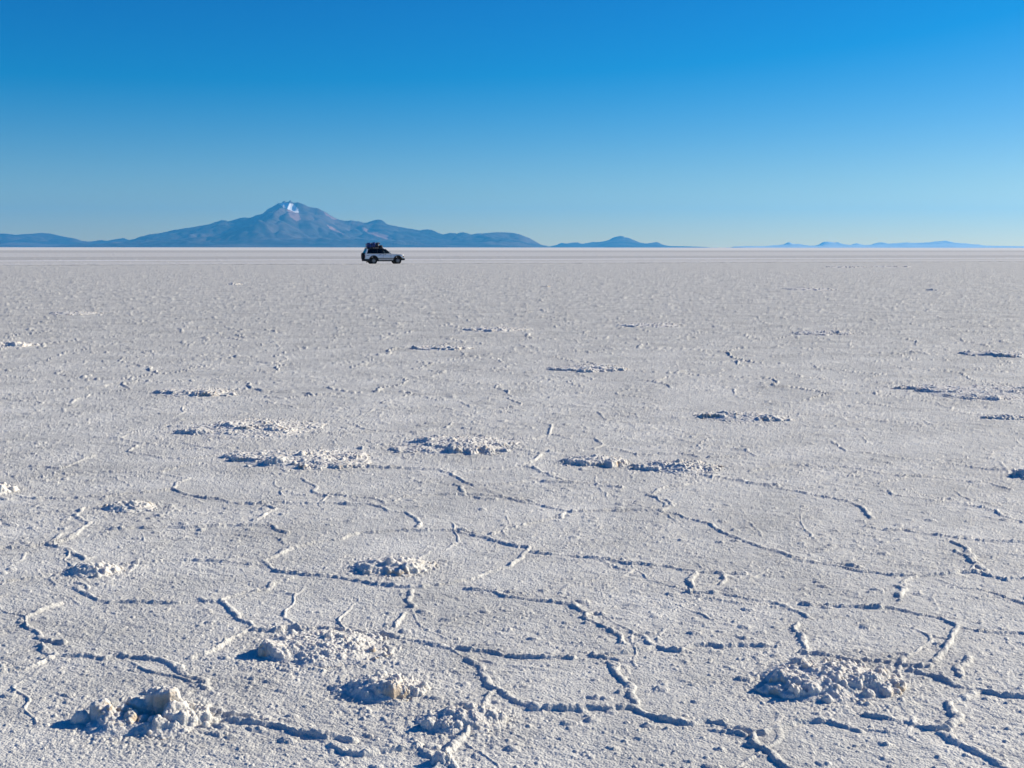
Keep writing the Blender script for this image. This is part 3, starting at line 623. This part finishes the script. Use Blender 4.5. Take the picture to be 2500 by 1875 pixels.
def link(name, bm, m, parent=None, smooth=False, bevel=0.0, seg=2, sub=0):
    bmesh.ops.recalc_face_normals(bm, faces=bm.faces)
    me = bpy.data.meshes.new(name); bm.to_mesh(me); bm.free()
    if smooth:
        for p in me.polygons: p.use_smooth = True
    for mm in (m if isinstance(m, (list, tuple)) else [m]): me.materials.append(mm)
    o = bpy.data.objects.new(name, me); C.objects.link(o)
    if parent: o.parent = parent
    if bevel:
        b = o.modifiers.new('bevel', 'BEVEL'); b.width = bevel; b.segments = seg; b.limit_method = 'ANGLE'; b.angle_limit = R(35)
    if sub:
        s = o.modifiers.new('sub', 'SUBSURF'); s.levels = sub; s.render_levels = sub
    return o
def loft(rings, close=True):
    """rings: lists of 3-D points with equal counts"""
    bm = bmesh.new(); vs = [[bm.verts.new(p) for p in r] for r in rings]; n = len(rings[0])
    for a, b in zip(vs[:-1], vs[1:]):
        for i in range(n): bm.faces.new((a[i], a[(i + 1) % n], b[(i + 1) % n], b[i]))
    if close: bm.faces.new(vs[0][::-1]); bm.faces.new(vs[-1])
    return bm
def box(bm, x0, x1, y0, y1, z0, z1):
    v = [bm.verts.new((x, y, z)) for x in (x0, x1) for y in (y0, y1) for z in (z0, z1)]
    for f in ((0, 1, 3, 2), (4, 6, 7, 5), (0, 4, 5, 1), (2, 3, 7, 6), (0, 2, 6, 4), (1, 5, 7, 3)): bm.faces.new([v[i] for i in f])
    return bm
def slab(bm, pts, nrm, th):
    """a pane: polygon thickened along nrm"""
    n = Vector(nrm).normalized() * th
    a = [bm.verts.new(p) for p in pts]; b = [bm.verts.new(Vector(p) - n) for p in pts]
    bm.faces.new(a); bm.faces.new(b[::-1])
    for i in range(len(a)): bm.faces.new((a[i], b[i], b[(i + 1) % len(a)], a[(i + 1) % len(a)]))
    return bm
def tube(bm, p0, p1, r, n=8):
    p0, p1 = Vector(p0), Vector(p1); d = (p1 - p0).normalized(); q = d.to_track_quat('Z', 'Y')
    rings = [[bm.verts.new(p + q @ Vector((math.cos(a) * r, math.sin(a) * r, 0))) for a in [2 * math.pi * i / n for i in range(n)]] for p in (p0, p1)]
    for i in range(n): bm.faces.new((rings[0][i], rings[0][(i + 1) % n], rings[1][(i + 1) % n], rings[1][i]))
    bm.faces.new(rings[0][::-1]); bm.faces.new(rings[1]); return bm

car = bpy.data.objects.new('off_road_car', None); C.objects.link(car)
tag(car, 'silver white off road car with luggage on its roof, driving across the salt flat', 'car')
WB = 2.85; TR = 0.41
nx_, ny_ = ax0, ay0
car_rot = R(18)
# origin of the car: on the ground below the middle of the rear axle, 0.75 m behind the near wheel
car.location = (nx_ - 0.75 * math.sin(car_rot), ny_ + 0.75 * math.cos(car_rot), 0.0); car.rotation_euler = (0, 0, car_rot)

# lower body: side outline with wheel arches, lofted across the width with tumblehome
def arch(cx, r=0.50, cz=0.44, z0=0.46, n=14):
    a0 = math.asin((z0 - cz) / r)
    return [(cx + r * math.cos(a), cz + r * math.sin(a)) for a in np.linspace(math.pi - a0, a0, n)]
low = [(-0.98, 0.50)] + arch(0) + arch(WB) + [(3.52, 0.52), (3.60, 0.70), (3.60, 0.96), (3.52, 1.07), (3.20, 1.14), (2.60, 1.19), (2.10, 1.235), (1.90, 1.25), (-0.90, 1.25), (-1.0, 1.16), (-1.03, 0.8)]
def width_at(z, x):
    wv = 0.86 + 0.05 * math.sin(min(1, max(0, (z - 0.3) / 0.95)) * math.pi)
    if x > 2.9: wv -= 0.10 * ((x - 2.9) / 0.7) ** 2
    if x < -0.7: wv -= 0.05 * ((-x - 0.7) / 0.33) ** 2
    return wv
rings = []
for s in (-1, 1):
    if s == -1: ys_ = (-1.0, -0.97); 
    for k in ((1.0, 0.985, 0.90) if s == -1 else (0.90, 0.985, 1.0)):
        inset = {1.0: 0.018, 0.985: 0.004, 0.90: 0.0}[k]
        cxm = 1.3; 
        rings.append([(x + (cxm - x) * inset * 0.5, s * width_at(z, x) * k, z - (0.02 if (k == 1.0 and z > 1.1) else 0)) for x, z in low])
link('body', loft(rings), M_WHITE, car, True, 0.0)
body = bpy.data.objects['body']
for p in body.data.polygons: p.use_smooth = False
# lower doors in beige with a grey moulding above
for s in (-1, 1):
    bm = bmesh.new(); box(bm, 0.52, 2.33, s * 0.905, s * 0.922, 0.46, 0.66); link('lower_door_panel', bm, M_LOWER, car, bevel=0.006)
    bm = bmesh.new(); box(bm, 0.53, 2.34, s * 0.91, s * 0.935, 0.665, 0.735); link('side_moulding', bm, M_SEAM, car, bevel=0.008)
    for x in (0.62, 1.12, 2.02):
        bm = bmesh.new(); z0 = 0.74 if x != 0.62 else 0.98
        box(bm, x - 0.008, x + 0.008, s * 0.90, s * 0.9135, z0, 1.235); link('door_seam', bm, M_SEAM, car)
    for x in (0.72, 1.26):
        bm = bmesh.new(); box(bm, x, x + 0.16, s * 0.90, s * 0.94, 1.085, 1.125); link('door_handle', bm, M_BLACK, car, bevel=0.008)
    # wheel arch flares
    for cx in (0, WB):
        bm = bmesh.new(); a_ = np.linspace(R(178), R(2), 22)
        prev = None
        for a in a_:
            c_, s_ = math.cos(a), math.sin(a)
            q = [bm.verts.new((cx + r_ * c_, s * y_, 0.44 + r_ * s_)) for r_, y_ in ((0.475, 0.15), (0.475, 0.955), (0.565, 0.950), (0.59, 0.88))]
            if prev:
                for i in range(3): bm.faces.new((prev[i], prev[i + 1], q[i + 1], q[i]))
            prev = q
        link('wheel_arch', bm, M_BLACK, car, True)
    bm = bmesh.new(); box(bm, 0.50, 2.36, s * 0.70, s * 0.93, 0.33, 0.42); link('side_step', bm, M_BLACK, car, bevel=0.02)
    bm = bmesh.new(); box(bm, 1.78, 1.92, s * 0.94, s * 1.12, 1.26, 1.44); box(bm, 1.80, 1.88, s * 0.84, s * 0.96, 1.28, 1.34); link('side_mirror', bm, M_CHROME if s < 0 else M_BLACK, car, bevel=0.025)
    bm = bmesh.new(); box(bm, 3.50, 3.615, s * 0.52, s * 0.80, 0.80, 0.98); link('headlight', bm, M_LAMP, car, bevel=0.02)
    bm = bmesh.new(); box(bm, 3.44, 3.58, s * 0.785, s * 0.825, 0.80, 0.96); link('indicator', bm, M_AMBER, car, bevel=0.01)
    bm = bmesh.new(); box(bm, -1.05, -0.985, s * 0.66, s * 0.855, 0.72, 1.06); link('tail_light', bm, M_RED, car, bevel=0.012)
    bm = bmesh.new(); box(bm, -0.50, -0.46, s * 0.66, s * 0.90, 0.16, 0.44); link('mud_flap', bm, M_RUBBER, car)
# model lettering on the rear quarter, a few dark strokes
bm = bmesh.new()
for k, w_ in enumerate((.04, .035, .035, .03, .04, .035)): box(bm, -0.84 + k * 0.055, -0.84 + k * 0.055 + w_, -0.885, -0.902, 1.00, 1.045)
link('lettering', bm, M_BLACK, car)
# underbody and axles
bm = bmesh.new(); box(bm, -0.9, 3.3, -0.62, 0.62, 0.34, 0.60); link('underbody', bm, M_BLACK, car, bevel=0.03)
for ax_ in (0, WB):
    bm = bmesh.new(); tube(bm, (ax_, -0.7, TR), (ax_, 0.7, TR), 0.06); link('axle', bm, M_BLACK, car)
# grille, bumpers, hook, exhaust
bm = bmesh.new(); box(bm, 3.585, 3.625, -0.50, 0.50, 0.80, 0.97); link('grille', bm, M_BLACK, car, bevel=0.01)
def bumper(name, x0, x1, z0, z1, hw, m, fwd):
    bm = bmesh.new(); n = 10; rr = []
    for i in range(n + 1):
        y = -hw + 2 * hw * i / n; cv = 0.13 * (abs(y) / hw) ** 3 * (-1 if fwd else 1)
        a, b = x0 + cv, x1 + cv
        rr.append([(a, y, z0), (b, y, z0 + .03), (b + (.02 if fwd else -.02), y, (z0 + z1) / 2), (b, y, z1 - .02), (a, y, z1)])
    return link(name, loft(rr), m, car, bevel=0.015)
fb = bumper('front_bumper', 3.40, 3.76, 0.44, 0.70, 0.94, M_BLACK, True)
rb = bumper('rear_bumper', -0.92, -1.16, 0.36, 0.62, 0.93, M_BLACK, False)
for s in (-1, 1):
    bm = bmesh.new(); box(bm, -1.0, -0.45, s * 0.80, s * 0.925, 0.34, 0.61); link('bumper_corner', bm, M_BLACK, rb, bevel=0.02)
bm = bmesh.new(); tube(bm, (-1.10, -0.3, 0.42), (-1.26, -0.3, 0.36), 0.03); tube(bm, (-1.26, -0.3, 0.36), (-1.24, -0.3, 0.29), 0.022); link('tow_hook', bm, M_CHROME, rb)
bm = bmesh.new(); tube(bm, (-0.6, -0.55, 0.30), (-0.86, -0.60, 0.24), 0.035); link('exhaust_pipe', bm, M_BLACK, car)
# greenhouse: pillars, roof, panes
ZB, ZT = 1.23, 1.785
def gy_(z): return 0.875 - (z - ZB) / (ZT - ZB) * 0.15
def P(x, z, s): return (x, s * gy_(z), z)
roof = [(-0.78, 1.785), (-0.55, 1.815), (0.3, 1.835), (1.0, 1.825), (1.30, 1.80), (1.42, 1.775), (1.25, 1.765), (0.3, 1.78), (-0.5, 1.77)]
rr = []
for y, dz in ((-0.745, -.03), (-0.68, -.01), (-0.35, 0.012), (0, .018), (0.35, .012), (0.68, -.01), (0.745, -.03)):
    rr.append([(x, y, z + (dz if i < 6 else 0)) for i, (x, z) in enumerate(roof)])
link('roof', loft(rr), M_WHITE, car, True, 0.0); 
for s in (-1, 1):
    n = (0, s, 0.27)
    def pane(name, m, pts, th=0.02, parent=car):
        bm = bmesh.new(); slab(bm, [P(x, z, s) for x, z in pts], n, th); return link(name, bm, m, parent)
    pane('pillar', M_WHITE, [(-1.00, ZB), (-0.80, ZB), (-0.60, 1.775), (-0.76, 1.78)], 0.06)
    pane('pillar', M_BLACK, [(0.38, ZB), (0.50, ZB), (0.48, 1.775), (0.38, 1.775)], 0.04)
    pane('pillar', M_BLACK, [(1.08, ZB), (1.20, ZB), (1.16, 1.775), (1.06, 1.775)], 0.04)
    pane('pillar', M_BLACK, [(1.93, ZB), (2.06, ZB), (1.42, 1.775), (1.32, 1.775)], 0.05)
    for a in ([(-0.80, ZB), (0.38, ZB), (0.38, 1.775), (-0.60, 1.775)], [(0.50, ZB), (1.08, ZB), (1.06, 1.775), (0.48, 1.775)]):
        f_ = pane('side_window', M_GLASS, [(x, z) for x, z in a], 0.008); 
    f_ = pane('side_window', M_CLEAR, [(1.20, ZB), (1.93, ZB), (1.32, 1.775), (1.16, 1.775)], 0.008)
bm = bmesh.new(); slab(bm, [(2.06, -.85, ZB), (2.06, .85, ZB), (1.42, .71, 1.775), (1.42, -.71, 1.775)], (1, 0, .9), .01); link('windscreen', bm, M_CLEAR, car)
bm = bmesh.new(); slab(bm, [(-1.00, -.80, ZB), (-1.00, .80, ZB), (-0.765, .68, 1.775), (-0.765, -.68, 1.775)], (-1, 0, .4), .01); link('rear_window', bm, M_CLEAR, car)
bm = bmesh.new(); slab(bm, [(-0.99, -.84, ZB), (-1.01, .84, ZB), (-1.0, .84, ZB + .05), (-1.0, -.84, ZB + .05)], (-1, 0, .4), .03); link('rear_sill', bm, M_BLACK, car)
for x in (0.15, 1.05):
    for s in (-1, 1):
        bm = bmesh.new(); box(bm, x, x + .5, s * .15, s * .65, .75, .95); box(bm, x - .06, x + .1, s * .15, s * .65, .9, 1.38); box(bm, x - .05, x + .04, s * .28, s * .52, 1.40, 1.58)
        link('seat', bm, M_SEAT, car, bevel=0.04)
bm = bmesh.new(); box(bm, 1.72, 2.0, -.75, .75, 1.0, 1.22); link('dashboard', bm, M_BLACK, car, bevel=0.03)
bm = bmesh.new()
for k in range(14):
    a0, a1 = 2 * math.pi * k / 14, 2 * math.pi * (k + 1) / 14
    tube(bm, (1.62 + .05 * math.cos(a0), .38 + .18 * math.sin(a0), 1.22 + .17 * math.cos(a0)), (1.62 + .05 * math.cos(a1), .38 + .18 * math.sin(a1), 1.22 + .17 * math.cos(a1)), .014, 6)
link('steering_wheel', bm, M_BLACK, car)
# wheels
def lathe(prof, cx, cy, cz, axis='Y', n=36, s=1):
    bm = bmesh.new(); rings = []
    for r_, y_ in prof: rings.append([bm.verts.new((cx + r_ * math.cos(a), cy + s * y_, cz + r_ * math.sin(a)) if axis == 'Y' else (cx + s * y_, cy + r_ * math.cos(a), cz + r_ * math.sin(a))) for a in [2 * math.pi * i / n for i in range(n)]])
    for a, b in zip(rings[:-1], rings[1:]):
        for i in range(n): bm.faces.new((a[i], a[(i + 1) % n], b[(i + 1) % n], b[i]))
    return bm
tyre_prof = [(.225, -.10), (.24, -.125), (.33, -.14), (.385, -.13), (.405, -.11), (TR, -.05), (TR, .05), (.405, .11), (.385, .13), (.33, .14), (.24, .125), (.225, .10), (.225, -.10)]
def wheel(cx, s, name='wheel', axis='Y', cy=None, cz=TR):
    cy = s * 0.79 if cy is None else cy
    wv = bpy.data.objects.new(name, None); C.objects.link(wv); wv.parent = car; wv.location = (cx, cy, cz)
    if axis == 'X': wv.rotation_euler = (0, 0, R(90))
    link('tyre', lathe(tyre_prof, 0, 0, 0), M_RUBBER, wv, True)
    bm = lathe([(.226, -.10), (.215, .10), (.20, .105), (.185, .06), (.18, -.06)], 0, 0, 0, s=s)
    n = 5
    for k in range(n):
        a = 2 * math.pi * k / n + .3; u = Vector((math.cos(a), 0, math.sin(a))); v_ = Vector((-math.sin(a), 0, math.cos(a)))
        q = []
        for rr_, hw_ in ((.05, .035), (.205, .052)):
            for yy in (.045, .085): 
                for sg in (-1, 1): q.append(bm.verts.new(u * rr_ + v_ * hw_ * sg + Vector((0, s * yy, 0))))
        for f in ((0, 1, 3, 2), (4, 6, 7, 5), (0, 4, 5, 1), (2, 3, 7, 6), (0, 2, 6, 4), (1, 5, 7, 3)): bm.faces.new([q[i] for i in f])
    tube(bm, (0, s * .02, 0), (0, s * .10, 0), .065, 14)
    link('rim', bm, M_ALLOY, wv)
    bm = bmesh.new(); tube(bm, (0, -s * .03, 0), (0, s * .03, 0), .17, 20); link('brake_disc', bm, M_BLACK, wv)
    return wv
for cx in (0, WB):
    for s in (-1, 1): wheel(cx, s)
wheel(-1.17, -1, 'spare_wheel', 'X', -0.30, 0.92)
bm = bmesh.new()
for y in (-.78, -.60): tube(bm, (-1.10, y, .66), (-1.06, y, 1.22), .015)
for z in (.74, .88, 1.02, 1.16): tube(bm, (-1.09, -.78, z), (-1.09, -.60, z), .012)
link('rear_ladder', bm, M_BLACK, car)
# roof rack
bm = bmesh.new(); ZR = 1.86
for y in (-.66, .66): tube(bm, (-.78, y, ZR), (1.12, y, ZR), .018); tube(bm, (-.78, y, ZR + .11), (1.12, y, ZR + .11), .014)
for x in np.linspace(-.78, 1.12, 8): tube(bm, (x, -.66, ZR), (x, .66, ZR), .014)
for x in (-.78, 1.12):
    tube(bm, (x, -.66, ZR + .11), (x, .66, ZR + .11), .014)
for x in (-.70, .15, 1.02):
    for y in (-.66, .66): tube(bm, (x, y, 1.78), (x, y, ZR + .11), .016)
link('roof_rack', bm, M_BLACK, car)

for s in (-1, 1):
    bm = bmesh.new(); box(bm, -.72, 1.22, s * .748, s * .775, 1.765, 1.845); link('roof_rail', bm, M_BLACK, car, bevel=.01)
# ------------------------------------------------------------------ luggage on the rack: soft bundles, each a thing of its own
CM = Matrix.Translation(car.location) @ Matrix.Rotation(car_rot, 4, 'Z')
def bundle(name, m, loc, size, seed, label, cat, straps=2, lump=.10):
    bm = bmesh.new(); bmesh.ops.create_icosphere(bm, subdivisions=4, radius=1)
    rnd = random.Random(seed); from mathutils import noise as mn
    for v in bm.verts:
        c = v.co.copy()
        q = Vector([math.copysign(abs(k) ** 0.62, k) for k in c]); q *= 0.86
        nse = mn.noise(c * 1.6 + Vector((seed, 0, 0))) * lump * 1.6 + mn.noise(c * 5 + Vector((0, seed, 0))) * lump * .5
        for k in range(straps):
            sx0 = -0.6 + 1.2 * (k + .5) / straps
            nse -= 0.09 * math.exp(-((q.x - sx0) / .06) ** 2)
        q *= 1 + nse
        v.co = Vector((q.x * size[0] / 2, q.y * size[1] / 2, max(q.z, -0.8) * size[2] / 2))
    o = link(name, bm, m, None, True)
    o.matrix_world = CM @ Matrix.Translation(loc)
    g_ = 'bags and bundles piled on the roof rack'
    tag(o, label, cat, g_)
    bm = bmesh.new()
    for k in range(straps):
        sx0 = (-0.6 + 1.2 * (k + .5) / straps) * size[0] / 2
        pr = None
        for a in np.linspace(0, 2 * math.pi, 25):
            y = math.copysign(abs(math.cos(a)) ** .62, math.cos(a)) * size[1] / 2 * .84; z = math.copysign(abs(math.sin(a)) ** .62, math.sin(a)) * size[2] / 2 * .84
            z = max(z, -0.8 * size[2] / 2)
            q = [bm.verts.new((sx0 - .02, y, z)), bm.verts.new((sx0 + .02, y, z))]
            if pr: bm.faces.new((pr[0], pr[1], q[1], q[0]))
            pr = q
    s_ = link('strap', bm, M_BAG, o)
    so_ = s_.modifiers.new('th', 'SOLIDIFY'); so_.thickness = .012
    return o
ZL = ZR + .0
bundle('tarp_bundle', M_BLUE, (-.38, -.22, ZL + .30), (.96, .92, .74), 3, 'bright blue tarpaulin bundle at the rear of the roof rack', 'bundle', 3, .15)
bundle('backpack', M_BLUE, (.13, -.30, ZL + .34), (.42, .66, .76), 8, 'blue backpack standing just ahead of the tarpaulin bundle on the rack', 'backpack', 1, .2)
bundle('duffel_bag', M_NAVY, (.48, -.25, ZL + .30), (.64, .84, .68), 12, 'dark navy duffel bag in the middle of the roof load', 'bag', 2, .16)
bundle('duffel_bag', M_BAG, (.93, -.22, ZL + .17), (.56, .84, .40), 17, 'low black bag at the front end of the roof load', 'bag', 2, .14)
bundle('sleeping_mat', M_GREYB, (.66, -.30, ZL + .57), (.50, .36, .22), 21, 'grey rolled sleeping mat on top of the navy duffel bag', 'mat', 2, .08)
bundle('duffel_bag', M_NAVY, (.10, .42, ZL + .22), (1.80, .48, .48), 27, 'long navy bag lying behind the blue bundles on the far side of the rack', 'bag', 3, .12)
